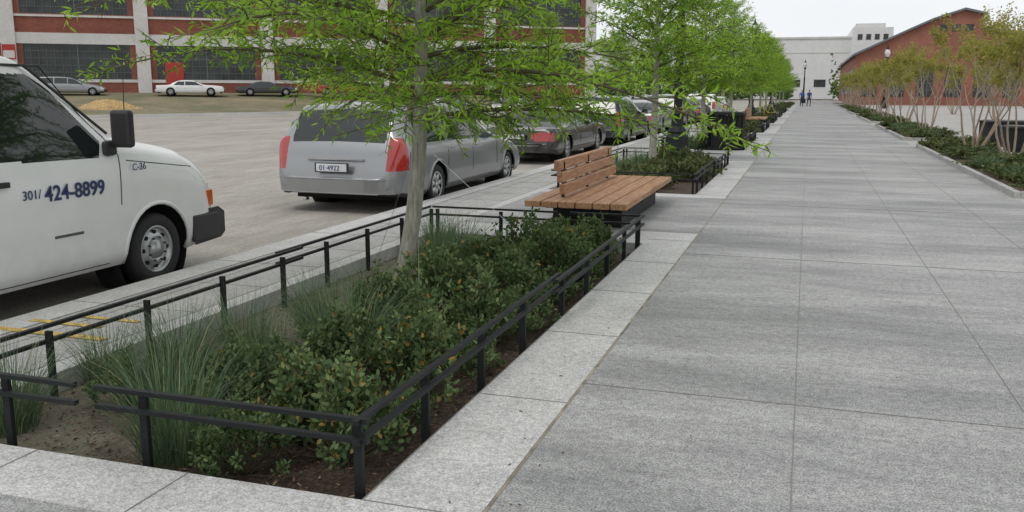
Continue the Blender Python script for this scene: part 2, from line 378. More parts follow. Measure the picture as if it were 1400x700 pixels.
def oak(name,height,nl,rad,leafL,leafW,density,low,seed,trunk_r=.075,lean=(.08,0),clear=1.35,lp=.62):
    r=random.Random(seed); mb=MB(); P=[];Dd=[];T=[]
    tp=[];tr=[]
    def tpos(z):
        q=min(1,z/(height*.97)); o_=1-math.exp(-z/1.2); return Vector((lean[0]*o_+.015*math.sin(q*9),lean[1]*o_+.012*math.sin(q*7),z))
    nseg=14
    for i in range(nseg+1):
        q=i/nseg; tp.append(tuple(tpos(height*.97*q))); tr.append(trunk_r*(1.25 if i==0 else 1)*(1-q)**.75*(.95)+.008)
    mb.tube(tp,tr,10,M['bark'])
    def twig(p,d,L,lvl,tint):
        pts=[p.copy()]; n=max(3,int(L/.09)); dd=d.copy()
        for i in range(n):
            dd.z-=r.uniform(.0,.10); dd.x+=r.uniform(-.13,.13); dd.y+=r.uniform(-.13,.13); dd.normalize()
            p=p+dd*(L/n); pts.append(p.copy())
        mb.tube(pts,[.004*(1-i/len(pts))+.0012 for i in range(len(pts))],3,M['twig'],False)
        for i in range(1,len(pts)):
            a,b=pts[i-1],pts[i]; ax=(b-a).normalized()
            m=int(density*(b-a).length+r.random())
            for q in range(m):
                t=r.random(); base=a.lerp(b,t)
                s=Vector((r.gauss(0,1),r.gauss(0,1),r.gauss(0,.6))); s=(s-ax*s.dot(ax)).normalized()
                dl=(ax*.7+s*.9+Vector((0,0,-.12))).normalized()
                P.append(base); Dd.append(dl); T.append(min(1,max(0,tint+r.gauss(0,.16))))
            if lvl>0 and i>=1 and r.random()<.55:
                s=Vector((r.gauss(0,1),r.gauss(0,1),r.gauss(0,.35))); s=(s-ax*s.dot(ax)).normalized()
                twig(b.copy(),(ax*.8+s*.8).normalized(),L*r.uniform(.35,.6),lvl-1,tint)
    for i in range(nl):
        q=(i+.5)/nl; z=clear+(height-clear-.25)*q**1.1; az=i*2.39996+r.uniform(-.3,.3)
        L=(rad*(1-q)**lp+.25)*r.uniform(.72,1.12)*min(1,.72+q*3)
        el=math.radians(r.uniform(6,26)+q*38)
        d=Vector((math.cos(az)*math.cos(el),math.sin(az)*math.cos(el),math.sin(el)))
        p=tpos(z); pts=[p.copy()]; n=max(4,int(L/.16))
        drp=low*(1-q)
        for s in range(n):
            d.z-=r.uniform(.0,.10)*drp; d.x+=r.uniform(-.1,.1); d.y+=r.uniform(-.1,.1); d.normalize()
            p=p+d*(L/n); pts.append(p.copy())
        r0=.009+.009*L*.5
        mb.tube(pts,[r0*(1-k/len(pts))+.003 for k in range(len(pts))],5,M['twig'],False)
        tint=r.uniform(.3,.75)
        for s in range(1,len(pts)):
            ax=(pts[s]-pts[s-1]).normalized()
            for side in (-1,1,0):
                if side==0 and r.random()<.5: continue
                if r.random()<.10: continue
                perp=Vector((-ax.y,ax.x,0))
                if perp.length<.1: perp=Vector((r.gauss(0,1),r.gauss(0,1),0))
                perp.normalize()
                dd=(ax*r.uniform(.3,.9)+perp*side*r.uniform(.5,1)+Vector((0,0,r.uniform(-.25,.5)))).normalized()
                tl=min(.75,(.22+.5*(1-s/len(pts)))*r.uniform(.6,1.25))
                twig(pts[s].lerp(pts[s-1],r.random()),dd,tl,1,min(1,max(0,tint+r.gauss(0,.12))))
    P=np.array([tuple(x) for x in P]);Dd=np.array([tuple(x) for x in Dd]);n=len(P)
    Ls=leafL*rng.uniform(.6,1.2,n);Ws=leafW*rng.uniform(.7,1.2,n)
    return leaves_mesh(name,P,Dd,Ls,Ws,M['oak'],np.array(T),False,mb),n

m1,n1=oak('willow_oak',5.4,50,2.55,.088,.018,34,.95,3,.069,clear=1.48,lean=(.27,.08))
inst('willow_oak',m1,(-3.2,6.8,-.14),rz=.2)
m2,n2=oak('willow_oak_b',5.6,42,1.9,.11,.032,20,.7,11,.08,clear=1.75)
m3,n3=oak('willow_oak_c',5.4,40,1.9,.12,.036,18,.7,23,.08,clear=1.7)
ys=[18.9,29.6,40.6,52,63.2,74.5,86,97,108,119]
for i,yy in enumerate(ys):
    inst('willow_oak',m2 if i%2==0 else m3,(-3.0+rnd.uniform(-.1,.1),yy,-.14),rz=rnd.uniform(0,6),sc=rnd.uniform(.95,1.08))
for (x,yy) in ((-21,75),(-20,100),(-19.5,125),(-12,140),(-14,160)):
    inst('willow_oak',m3,(x,yy,-.15),rz=rnd.uniform(0,6),sc=1.5)

def myrtle(name,seed):
    r=random.Random(seed); mb=MB(); P=[];Dd=[];T=[]
    def grow(p,d,L,rad,lvl):
        n=6; pts=[p.copy()]; rs=[rad]
        for i in range(n):
            d=(d+Vector((r.gauss(0,.09),r.gauss(0,.09),.05))).normalized(); p=p+d*L/n; pts.append(p.copy()); rs.append(rad*(1-.5*(i+1)/n))
        mb.tube(pts,rs,6 if lvl>1 else 4,M['mbark'],False)
        if lvl>0:
            for q in range(r.choice((2,3,3))):
                s=Vector((r.gauss(0,.5),r.gauss(0,.5),r.uniform(-.05,.3)))
                grow(p.copy(),(d+s).normalized(),L*r.uniform(.5,.72),rad*.5,lvl-1)
        if lvl<=1:
            for i in range(1,len(pts)):
                for q in range(7 if lvl==0 else 2):
                    P.append(pts[i]+Vector((r.gauss(0,.05),r.gauss(0,.05),r.gauss(0,.05)))); v=Vector((r.gauss(0,1),r.gauss(0,1),r.gauss(.2,.8))).normalized(); Dd.append(v); T.append(min(1,max(0,r.gauss(.5,.25))))
    for i in range(7):
        az=i*2*math.pi/7+r.uniform(-.3,.3); t=r.uniform(.15,.6)
        grow(Vector((.1*math.cos(az),.1*math.sin(az),0)),Vector((math.cos(az)*t,math.sin(az)*t,1)).normalized(),1.35*r.uniform(.85,1.15),.032,3)
    P=np.array([tuple(x) for x in P]);Dd=np.array([tuple(x) for x in Dd]);n=len(P)
    return leaves_mesh(name,P,Dd,.075*rng.uniform(.6,1.2,n),.038*rng.uniform(.7,1.2,n),M['myrtleleaf'],np.array(T),False,mb)
mm1=myrtle('crape_myrtle',5); mm2=myrtle('crape_myrtle_b',8)
for i,(x,yy) in enumerate([(4.1,25.6),(4.3,21.8),(4.2,36.5),(4.1,44),(4.2,54),(4.1,61),(4.1,71),(4.2,79),(4.1,88),(4.2,96),(4.2,105),(4.1,112),(9.5,36),(10,46),(10.2,58),(10,72)]):
    inst('crape_myrtle',mm1 if i%2 else mm2,(x,yy,.03),rz=rnd.uniform(0,6),sc=rnd.uniform(.95,1.1))

def shrub(name,n,R,H,seed,L=.04,W=.019,mat='shrubleaf',odd=.012):
    r=np.random.default_rng(seed); rr=random.Random(seed); mb=MB()
    tips=[]
    for i in range(60):
        az=rr.uniform(0,6.283); t=rr.uniform(0,1)**.6
        lump=1+.25*math.sin(3*az+seed)+.15*math.sin(5*az)
        tip=Vector((math.cos(az)*R*t*lump,math.sin(az)*R*t*lump,H*(1-.55*t*t)*rr.uniform(.62,1.18)))
        b=Vector((tip.x*.15,tip.y*.15,0)); mid=(b+tip)*.5+Vector((tip.x*.15,tip.y*.15,-.03))
        mb.tube([b,mid,tip],[.005,.004,.002],3,M['twig'],False); tips.append((mid,tip))
    P=np.empty((n,3));Dd=np.empty((n,3));T=np.empty(n)
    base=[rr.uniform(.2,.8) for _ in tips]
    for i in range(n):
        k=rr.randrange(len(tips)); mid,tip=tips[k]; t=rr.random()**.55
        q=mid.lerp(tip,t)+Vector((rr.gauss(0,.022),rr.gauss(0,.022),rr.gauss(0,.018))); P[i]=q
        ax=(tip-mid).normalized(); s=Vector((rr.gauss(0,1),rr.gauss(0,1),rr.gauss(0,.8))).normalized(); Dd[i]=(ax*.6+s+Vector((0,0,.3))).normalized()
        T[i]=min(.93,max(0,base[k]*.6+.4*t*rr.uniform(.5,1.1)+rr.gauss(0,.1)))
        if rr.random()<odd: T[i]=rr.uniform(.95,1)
    return leaves_mesh(name,P,Dd,L*r.uniform(.7,1.2,n),W*r.uniform(.8,1.2,n),M[mat],T,True,mb)
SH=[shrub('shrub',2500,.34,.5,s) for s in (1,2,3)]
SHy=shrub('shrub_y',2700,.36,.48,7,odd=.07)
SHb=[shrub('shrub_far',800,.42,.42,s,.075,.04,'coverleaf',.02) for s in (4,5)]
def grass(name,n,R,L,seed,wd=.0045):
    r=np.random.default_rng(seed); az=r.uniform(0,2*np.pi,n); br=R*np.sqrt(r.uniform(0,1,n)); az2=az+r.normal(0,.6,n); lean=np.clip(np.abs(r.normal(.45,.27,n)),.02,1.15); ln=L*r.uniform(.4,1.12,n)
    B=np.stack([br*np.cos(az),br*np.sin(az),np.zeros(n)],1); H=np.stack([np.cos(az2),np.sin(az2),np.zeros(n)],1); S=np.stack([-np.sin(az2+r.normal(0,.8,n)),np.cos(az2+r.normal(0,.8,n)),np.zeros(n)],1)
    V=[]; K=4
    for k in range(K+1):
        t=k/K; out=ln*(lean*t**1.2*.75+.25*lean*t**3); z=ln*t*(1-.38*lean*t**1.5)
        c=B+H*out[:,None]+np.array([0,0,1])*z[:,None]; ww=wd*(1-t**2*.95)
        V+= [c-S*ww/2,c+S*ww/2]
    V=np.stack(V,1).reshape(-1,3); kk=2*(K+1)
    F_=[(i*kk+2*q,i*kk+2*q+1,i*kk+2*q+3,i*kk+2*q+2) for i in range(n) for q in range(K)]
    me=D.meshes.new(name); me.from_pydata(V.tolist(),[],F_); me.materials.append(M['grassleaf'])
    at=me.attributes.new('tint','FLOAT','POINT'); t=np.clip(r.normal(.5,.25,n),0,1); at.data.foreach_set('value',np.repeat(t,kk).astype(np.float32)); return me
GR=[grass('ornamental_grass',430,.14,.62,s) for s in (1,2,3)]
GRb=grass('ornamental_grass_far',260,.15,.55,9,.012)
for i,(x,yy) in enumerate([(-3.8,3.4),(-3.8,4.1),(-3.15,3.8),(-2.75,3.35),(-3.3,4.75),(-3.0,5.2),(-3.3,5.6),(-2.9,4.4),(-3.1,6.1),(-3.2,7.6),(-2.85,8.1),(-3.3,8.5),(-2.95,7.3),(-3.7,8.9),(-3.5,4.4),(-2.65,4.9)]):
    inst('ornamental_grass',GR[i%3],(x,yy,-.12),rz=rnd.uniform(0,6),sc=rnd.uniform(.8,1.1))
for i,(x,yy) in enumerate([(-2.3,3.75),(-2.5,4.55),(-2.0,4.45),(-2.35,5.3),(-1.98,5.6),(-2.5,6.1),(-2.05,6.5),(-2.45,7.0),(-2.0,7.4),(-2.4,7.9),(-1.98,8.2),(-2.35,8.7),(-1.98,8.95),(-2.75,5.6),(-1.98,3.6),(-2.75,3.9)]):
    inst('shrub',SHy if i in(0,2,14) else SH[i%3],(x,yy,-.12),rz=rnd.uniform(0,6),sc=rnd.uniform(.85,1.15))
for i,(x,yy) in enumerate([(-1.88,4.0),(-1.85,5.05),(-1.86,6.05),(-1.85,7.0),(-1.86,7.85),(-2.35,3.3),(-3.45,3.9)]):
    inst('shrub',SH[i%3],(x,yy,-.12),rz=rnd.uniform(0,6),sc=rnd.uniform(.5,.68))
for bi,(a,c) in enumerate(beds[2:]):
    e=empty('planter_planting')
    for q in range(26 if bi<3 else 14):
        x=rnd.uniform(-3.7,-1.9); yy=rnd.uniform(a+.7,c-1.1)
        inst('shrub_plant' if x>-2.9 else 'grass_plant',SHb[q%2] if x>-2.9 else GRb,(x,yy,-.12),rz=rnd.uniform(0,6),sc=rnd.uniform(.8,1.1),parent=e)
for bi,(a,c) in enumerate(rbeds[1:6]):
    e=empty('planter_planting')
    for q in range(52 if bi<2 else 26):
        x=rnd.uniform(3.45,RX-.25); yy=rnd.uniform(a+.3,c-.3)
        inst('ground_cover',SHb[q%2] if rnd.random()<.75 else GRb,(x,yy,.05),rz=rnd.uniform(0,6),sc=(1,1,rnd.uniform(.4,.75)),parent=e)
n=9000; P=np.stack([rng.uniform(-3.98,-1.6,n),rng.uniform(3.02,9.4,n),rng.uniform(-.118,-.105,n)],1)
a_=rng.uniform(0,6.283,n); Dd=np.stack([np.cos(a_),np.sin(a_),rng.normal(0,.25,n)],1)
me=leaves_mesh('mulch_chips',P,Dd,rng.uniform(.012,.05,n),rng.uniform(.006,.014,n),M['chip'],rng.uniform(0,1,n),flat=.4); inst('mulch_chips',me,(0,0,0))
n=260; P=np.stack([np.where(rng.random(n)<.6,rng.normal(-1.15,.15,n),rng.uniform(-1,3,n)),rng.uniform(2.7,22,n),np.full(n,.008)],1)
P[:,0]=np.maximum(P[:,0],-1.5)
a_=rng.uniform(0,6.283,n); Dd=np.stack([np.cos(a_),np.sin(a_),rng.normal(0,.03,n)],1)
me=leaves_mesh('leaf_litter',P,Dd,rng.uniform(.015,.035,n),rng.uniform(.005,.012,n),M['chip'],rng.uniform(.1,.9,n),flat=.15); inst('leaf_litter',me,(0,0,0))
wr=MB()
for a in ((-2.2,8.3),(-4.0,8.0),(-2.3,5.2)):
    wr.cyl((-3.03,6.87,1.2),(a[0],a[1],-.1),.0022,4,M['chrome'])
wr.obj('tree_guy_wire')

# ---------------------------------------------------------------- fences
def fence(name,x0,x1,y0,y1,zt=.31):
    m=MB(); K=M['black']
    def rail(ax,c,a,b,off):
        for z in (zt,zt-.085):
            if ax=='x': m.box(a,b,c-off-.014,c-off+.014,z-.010,z+.010,K)
            else: m.box(c+off-.014,c+off+.014,a,b,z-.0102,z+.0102,K)
    def post(x,y): m.box(x-.019,x+.019,y-.011,y+.011,-.14,zt-.02,K)
    xm=x0+(x1-x0)*.42
    rail('x',y0,x0-.02,xm-.06,0); rail('x',y0,xm+.05,x1+.04,0)
    rail('x',y1,x0-.02,x0+(x1-x0)*.62,0); rail('x',y1,x0+(x1-x0)*.68,x1+.04,0)
    ym=(y0+y1)/2-.2
    rail('y',x1,y0-.04,ym+.12,.0); rail('y',x1,ym-.12,y1+.04,.05)
    rail('y',x0,y0,ym+.5,.0); rail('y',x0,ym+.2,y1,-.05)
    for t in (.1,.5): post(x0+(xm-x0)*t,y0+.028)
    for x in (xm+.28,x1-.02): post(x,y0+.028)
    for x in (x0+.05,x0+.8,x0+1.45,x1-.6,x1): post(x,y1-.028)
    n=8
    for i in range(1,n+1):
        yy=y0+(y1-y0)*i/n; post(x1-.034+(.05 if yy>ym else 0),yy-.05)
        post(x0+.034-(.05 if yy>ym+.3 else 0),yy-.05)
    return m.obj(name)
for i,(a,c) in enumerate(beds[1:8]):
    fence('low_metal_fence',-3.93,-1.62,a+.46,c-.95)

# ---------------------------------------------------------------- bench
def bench(x0,x1,y0,y1,zs=.36):
    e=empty('park_bench',((x0+x1)/2,(y0+y1)/2,0)); W=(x1-x0)/2; L=(y1-y0)/2
    m=MB(); n=6; wd=2*W/n
    xb=-W+wd*2-.0
    for i in range(n):
        a=-W+wd*i+.008; m.box(a,a+wd-.016,-L,L,zs-.07,zs,M['wood'])
    m.obj('seat',e,bevel=.008)
    m=MB()
    for k_ in range(3):
        z=zs+.05+k_*.135; xx=xb-.02-k_*.035
        m.box(xx-.035,xx+.035,-L+.28,L-.25,z,z+.122,M['wood'])
    m.obj('backrest',e,bevel=.01)
    m=MB()
    m.box(-W+.18,W-.18,-L+.62,L-.35,0.0,zs-.14,M['black']); m.box(-W+.12,W-.12,-L+.5,L-.25,zs-.14,zs-.072,M['black'])
    for yy in (-L+.5,0,L-.5): m.box(xb-.08,xb-.055,yy-.03,yy+.03,zs-.1,zs+.42,M['black'])
    for yy in (-L+.3,-L*.33,L*.33,L-.3): m.box(-W+.02,W-.02,yy-.03,yy+.03,zs-.1,zs-.071,M['black'])
    m.obj('base',e)
bench(-3.03,-1.83,9.85,13.35)
bench(-3.03,-1.83,9.85+PER*3,13.35+PER*3)

# ---------------------------------------------------------------- lamp, bin, boxes
def lamp(x,y,z=0):
    e=empty('street_lamp',(x,y,z)); m=MB(); I=Matrix.Identity(4)
    pr=[(.36,0),(.36,.12),(.31,.16),(.29,.42),(.24,.5),(.26,.56),(.17,.7),(.145,.95),(.18,1.02),(.12,1.1),(.10,1.3),(.085,3.4),(.10,3.5),(.07,3.6),(.07,4.6),(.13,4.7),(.16,4.85),(.05,4.9)]
    m.lathe(pr,14,M['black'],I)
    for k_ in range(10):
        t=k_*math.pi/5; m.cyl((.1*math.cos(t),.1*math.sin(t),1.1),(.085*math.cos(t),.085*math.sin(t),3.4),.012,4,M['black'])
    m.obj('post',e)
    m=MB(); m.lathe([(.13,4.85),(.24,5.1),(.25,5.3),(.17,5.55),(.05,5.65)],16,M['clear_l'],I); m.obj('globe',e,smooth=True)
    m=MB(); m.lathe([(.19,5.55),(.06,5.75),(.02,5.95)],12,M['black'],I); m.obj('finial',e)
lamp(-3.2,24.0); lamp(-3.3,58.2); lamp(-3.3,92); lamp(7,95); lamp(-.6,135)
def bin_(x,y):
    e=empty('litter_bin',(x,y,0)); m=MB(); a=.42;b_=.46
    for i in range(11):
        t=-1+2*i/10
        for s in (-1,1):
            m.tube([(t*a,s*a,.08),(t*b_,s*b_,.98)],[.026,.026],4,M['black']); m.tube([(s*a,t*a,.08),(s*b_,t*b_,.98)],[.026,.026],4,M['black'])
    m.box(-.37,.37,-.37,.37,.06,.93,M['dark'])
    for z,h_ in ((.04,.05),(.96,.06)):
        q=a+.03 if z<.5 else b_+.04
        m.box(-q,q,-q,-q+.08,z,z+h_,M['black']);m.box(-q,q,q-.08,q,z,z+h_,M['black']);m.box(-q,-q+.08,-q+.08,q-.08,z,z+h_,M['black']);m.box(q-.08,q,-q+.08,q-.08,z,z+h_,M['black'])
    m.box(-.4,.4,-.4,.4,1.0,1.04,M['dark'])
    m.obj('slatted_body',e)
bin_(-2.1,25.9)
for (x,yy) in ((6.25,33),(5.95,28)):
    m=MB(); m.box(-.75,.75,-.75,.75,.1,.62,M['black']); m.box(-.62,.62,-.62,.62,0,.1,M['dark']); m.box(-.78,.78,-.78,.78,.62,.68,M['black']); m.box(-.66,.66,-.66,.66,.681,.7,M['dark'])
    m.obj('metal_bench_block',loc=(x,yy,0),bevel=.012)

# ---------------------------------------------------------------- vehicles
def inpoly(px,py,poly):
    c=False;n=len(poly);j_=n-1
    for i in range(n):
        xi,yi=poly[i];xj,yj=poly[j_]
        if (yi>py)!=(yj>py) and px<(xj-xi)*(py-yi)/(yj-yi)+xi: c=not c
        j_=i
    return c
def wheel(m,x,y,z,R,side,style,wd=.21):
    mt=Matrix.Translation((x,y,z))@Matrix.Rotation(math.pi/2*side,4,'Y')
    rr=R*.66
    m.lathe([(rr,-wd*.5),(R*.93,-wd*.5),(R,-wd*.3),(R,wd*.3),(R*.95,wd*.45),(R*.86,wd*.5),(rr*1.02,wd*.46),(rr,wd*.42)],36,M['rubber'],mt)
    if style=='steel':
        m.lathe([(rr,wd*.42),(rr*.95,wd*.46),(rr*.9,wd*.3),(rr*.8,wd*.22),(rr*.62,wd*.4),(rr*.45,wd*.42),(rr*.4,wd*.3),(rr*.36,wd*.5),(0.001,wd*.56)],32,M['alloy'],mt)
        for k_ in range(8):
            t=2*math.pi*k_/8; c=mt@Vector((rr*.72*math.cos(t),rr*.72*math.sin(t),wd*.31)); n=(mt.to_3x3()@Vector((0,0,1)))
            m.cyl(c-n*.02,c+n*.012,rr*.09,10,M['void'])
            c=mt@Vector((rr*.5*math.cos(t+.4),rr*.5*math.sin(t+.4),wd*.41)); m.cyl(c,c+n*.02,rr*.04,6,M['dark'])
    else:
        m.lathe([(rr,wd*.42),(rr*.94,wd*.46),(rr*.88,wd*.2),(.001,wd*.15)],32,M['void'],mt)
        m.lathe([(rr*1.0,wd*.42),(rr*.95,wd*.48),(rr*.87,wd*.42)],32,M['alloy'],mt)
        m.lathe([(rr*.26,wd*.25),(rr*.25,wd*.45),(.001,wd*.5)],16,M['alloy'],mt)
        ns=7
        for k_ in range(ns):
            t=2*math.pi*k_/ns; R_=mt@Matrix.Rotation(t,4,'Z')
            m.add([R_@Vector(p_) for p_ in ((rr*.2,-rr*.11,wd*.44),(rr*.2,rr*.11,wd*.44),(rr*.9,rr*.16,wd*.43),(rr*.9,-rr*.16,wd*.43),(rr*.2,-rr*.13,wd*.2),(rr*.2,rr*.13,wd*.2),(rr*.9,rr*.18,wd*.2),(rr*.9,-rr*.18,wd*.2))],
               [(0,1,2,3),(0,4,5,1),(1,5,6,2),(2,6,7,3),(3,7,4,0)],M['alloy'])
def catmull(P,per):
    P=[np.array(p,float) for p in P]; out=[]
    for i in range(len(P)-1):
        p0=P[max(i-1,0)];p1=P[i];p2=P[i+1];p3=P[min(i+2,len(P)-1)]
        n=per[i]
        for k_ in range(n):
            t=k_/n; out.append(.5*((2*p1)+(-p0+p2)*t+(2*p0-5*p1+4*p2-p3)*t*t+(-p0+3*p1-3*p2+p3)*t**3))
    out.append(P[-1]); return np.array(out)
def vehicle(name,loc,W,top,belt,inset,wheels,R,body,cls,style='alloy',bot=.22,crn=.3,rz=0,step=.022,gmax=.5,roofz=.84,archk=1.22,seams=(),endc=.16,per=(3,5,6,14,5,8)):
    e=empty(name,loc,rz); hw=W/2
    tp=catmull(top,[10]*(len(top)-1)); tp[:,0]=np.maximum.accumulate(tp[:,0]+np.arange(len(tp))*1e-6)
    d=np.concatenate([[0],np.cumsum(np.hypot(np.diff(tp[:,0]),np.diff(tp[:,1])))]); n=int(d[-1]/step); dd=np.linspace(0,d[-1],n)
    sy=np.interp(dd,d,tp[:,0]); sz=np.interp(dd,d,tp[:,1]); L=sy[-1]
    by=[q[0] for q in belt];bz=[q[1] for q in belt]
    rings=[]
    i3=sum(per[:3]); i4=sum(per[:4])
    for y_,t_ in zip(sy,sz):
        ed=min(y_,L-y_); w_=hw
        if ed<crn: w_=hw-endc*(1-math.sqrt(max(0,1-((crn-ed)/crn)**2)))
        b_=min(np.interp(y_,by,bz),t_-.045*min(1,ed/.1+.4)); z0=bot+.06*max(0,1-ed/.4)
        b_=max(b_,z0+.08); g_=max(0,t_-b_); k_=min(1,g_/gmax)
        xr=(w_-.035)-inset*k_-.07*(1-k_)
        z4=b_+(t_-b_)*(roofz*k_+.62*(1-k_))
        P=[(w_-.07,z0),(w_-.012,z0+.12*min(1,(b_-z0)/.4)),(w_,z0+(b_-z0)*.52),(w_-.03,b_),(xr,z4),(xr*.80,t_-.018*k_-.012),(0,t_)]
        rings.append(catmull(P,per))
    ns=len(rings[0]); V=[];F_=[];MI=[]
    full=[]
    for y_,r_ in zip(sy,rings):
        right=[(p[0],y_,p[1]) for p in r_]; left=[(-p[0],y_,p[1]) for p in r_[:-1]][::-1]
        full.append(right+left)
    m_=len(full[0])
    for ring in full: V+=ring
    mats=[body,M['glass'],M['red_l'],M['dark'],M['amb_l'],M['clear_l'],M['plate'],M['chrome']]
    for i in range(len(full)-1):
        for k_ in range(m_-1):
            a=i*m_+k_; q=[V[a],V[a+m_],V[a+m_+1],V[a+1]]
            cx=sum(p[0] for p in q)/4;cy=sum(p[1] for p in q)/4;cz=sum(p[2] for p in q)/4
            sk=k_ if k_<ns-1 else m_-2-k_
            skip=False
            if abs(cx)>hw-.3:
                for wy in wheels:
                    if (cy-wy)**2+(cz-R)**2<(R*archk)**2: skip=True;break
            if skip: continue
            F_.append((a,a+m_,a+m_+1,a+1)); zone='side' if i3<=sk<i4 else ('low' if sk<i3 else 'top')
            MI.append(cls(abs(cx),cy,cz,zone,L,sk-i3))
    def capf(i,flip,yo):
        o=len(V); ring=full[i]; c=np.mean(ring,axis=0)
        r2=[(c[0]+(p[0]-c[0])*.93,p[1]+yo,c[2]+(p[2]-c[2])*.86) for p in ring]; V.extend(r2); V.append((c[0],c[1]+yo,c[2]))
        for k_ in range(m_):
            k2=(k_+1)%m_; F_.append((i*m_+k_,i*m_+k2,o+k2,o+k_)[::(-1 if flip else 1)]); MI.append(cls(abs(c[0]),c[1],c[2],'cap',L,0))
            F_.append((o+k_,o+k2,o+m_)[::(-1 if flip else 1)]); MI.append(cls(abs(c[0]),c[1],c[2],'cap',L,0))
    capf(0,False,-.03); capf(len(full)-1,True,.03)
    me=D.meshes.new('body'); me.from_pydata(V,[],F_)
    for q in mats: me.materials.append(q)
    me.polygons.foreach_set('material_index',MI); me.polygons.foreach_set('use_smooth',[True]*len(F_)); me.update()
    ob=D.objects.new('body',me); COL.objects.link(ob); ob.parent=e
    def xs(y_,z_):
        i=int(np.clip(np.searchsorted(sy,y_),0,len(sy)-1)); r_=rings[i][:i4+1]; return float(np.interp(z_,r_[:,1],r_[:,0]))
    w=MB()
    for wy in wheels:
        for s in (-1,1):
            wheel(w,s*(hw-.13),wy,R,R,s,style)
    w.obj('wheels',e,smooth=True)
    u=MB()
    u.box(-hw+.3,hw-.3,.25,L-.25,bot-.03,bot+.15,M['void'])
    for wy in wheels:
        for s in (-1,1):
            mt=Matrix.Translation((s*(hw-.2),wy,R))@Matrix.Rotation(math.pi/2*s,4,'Y'); ra=R*archk+.004
            u.lathe([(.01,-.16),(ra+.03,-.16),(ra+.03,.13)],30,M['void'],mt)
            pts=[]
            for k_ in range(17):
                t=math.pi*(-.04+1.08*k_/16); yy=wy+math.cos(t)*ra; zz=R+math.sin(t)*ra
                if zz<bot: zz=bot
                pts.append((s*(xs(yy,zz)-.004),yy,zz))
            u.tube(pts,[.021]*len(pts),6,body)
    u.obj('underbody',e,smooth=True)
    t=MB()
    for sm in seams:
        for s in (-1,1):
            pts=[]
            for (a,c) in zip(sm[:-1],sm[1:]):
                for q in range(8):
                    yy=a[0]+(c[0]-a[0])*q/7; zz=a[1]+(c[1]-a[1])*q/7; pts.append((s*(xs(yy,zz)+.001),yy,zz))
            t.tube(pts,[.0045]*len(pts),4,M['void'])
    if seams: t.obj('door_seams',e)
    return e,xs,L,hw
def text(parent,s,size,loc,kind,mat,name,bold=0.0):
    cu=D.curves.new(name,'FONT'); cu.body=s; cu.size=size; cu.extrude=.0015; cu.offset=bold; o=D.objects.new(name,cu); COL.objects.link(o)
    dg=bpy.context.evaluated_depsgraph_get(); dg.update(); me=D.meshes.new_from_object(o.evaluated_get(dg)); D.objects.remove(o)
    me.materials.clear(); me.materials.append(mat); o=D.objects.new(name,me); COL.objects.link(o); o.parent=parent
    R_=Matrix(((0,0,1),(1,0,0),(0,1,0))) if kind=='side' else Matrix(((1,0,0),(0,0,-1),(0,1,0)))
    o.matrix_local=Matrix.Translation(loc)@R_.to_4x4(); return o

# --- van
wpoly=[(2.95,1.22),(4.12,1.19),(4.18,1.32),(3.70,1.86),(2.95,1.86)]
def cv(x,y,z,zone,L,sk):
    if zone=='side' or (zone=='low' and z>1.1):
        if inpoly(y,z,wpoly) : return 1
    if zone=='top' and x<.86 and 3.72<y<4.36: return 1
    if y>L-.12 and .62<z<.85: return 5 if x>.62 else 3
    if zone=='cap': return 0 if y<1 else 3
    return 0
van,xv,Lv,hv=vehicle('cargo_van',(-6.6,1.95,-.15),2.2,[(0,.62),(.03,1.0),(.08,1.8),(.2,1.99),(.6,2.05),(2.0,2.06),(3.1,2.05),(3.45,2.01),(3.62,1.94),(4.0,1.70),(4.32,1.44),(4.5,1.36),(5.0,1.27),(5.35,1.17),(5.5,1.05),(5.58,.88),(5.63,.6)],
   [(0,1.17),(4.2,1.17),(4.6,1.15),(5.2,1.03),(5.63,.83)],.17,(1.0,4.75),.325,P_white,cv,'steel',.26,.28,step=.011,per=(5,16,24,40,12,14),gmax=.7,roofz=.88,archk=1.3,
   seams=([(2.85,.3),(2.85,1.9)],[(4.3,.78),(4.34,1.2),(4.24,1.36),(3.74,1.92),(2.85,1.92)],[(1.6,.35),(1.6,1.9)],[(2.85,.30),(4.15,.30)],[(4.42,1.15),(5.3,1.03)],),endc=.12)
d=MB()
hx=hv
d.prism([(5.28,.30),(5.66,.32),(5.72,.36),(5.72,.54),(5.64,.59),(5.28,.58)],0,-hx+.02,hx+.005-.02,M['dark'])
d.box(hx-.03,hx+.012,5.22,5.62,.31,.57,M['dark']); d.box(-hx-.012,-hx+.03,5.22,5.62,.31,.57,M['dark'])
d.obj('front_bumper',van,bevel=.03)
d=MB()
for s in (-1,1):
    d.box(s*(hx-.06)-.035,s*(hx-.06)+.04,5.47,5.58,.63,.79,M['amb_l'])
    d.box(s*(hx-.3)-.16,s*(hx-.3)+.16,5.5,5.63,.66,.84,M['clear_l'])
d.obj('lamps',van,bevel=.01)
d=MB()
for s in (-1,1):
    d.box(s*hx if s>0 else -hx-.20,hx+.20 if s>0 else -hx,4.22,4.30,1.27,1.58,M['dark'])
    d.box(s*(hx-.02)-.03,s*(hx-.02)+.03,4.16,4.30,1.20,1.33,M['dark'])
d.obj('mirrors',van,bevel=.03)
d=MB(); d.cyl((hx-.14,4.55,1.22),(hx-.14,4.60,2.1),.006,5,M['dark'],.003)
d.box(hx-.004,hx+.004,3.55,3.85,.60,.622,M['chrome'])
for s in (-1,1): d.box(s*(hx)-.012,s*(hx)+.016,3.0,3.17,1.04,1.08,M['dark'])
d.tube([(xv(q,1.92)-.003,q,1.925) for q in np.linspace(.4,3.6,10)]+[(xv(4.0,1.66)-.0,4.02,1.62),(xv(4.28,1.36)-.0,4.32,1.38)],[.012]*12,5,M['dark'])
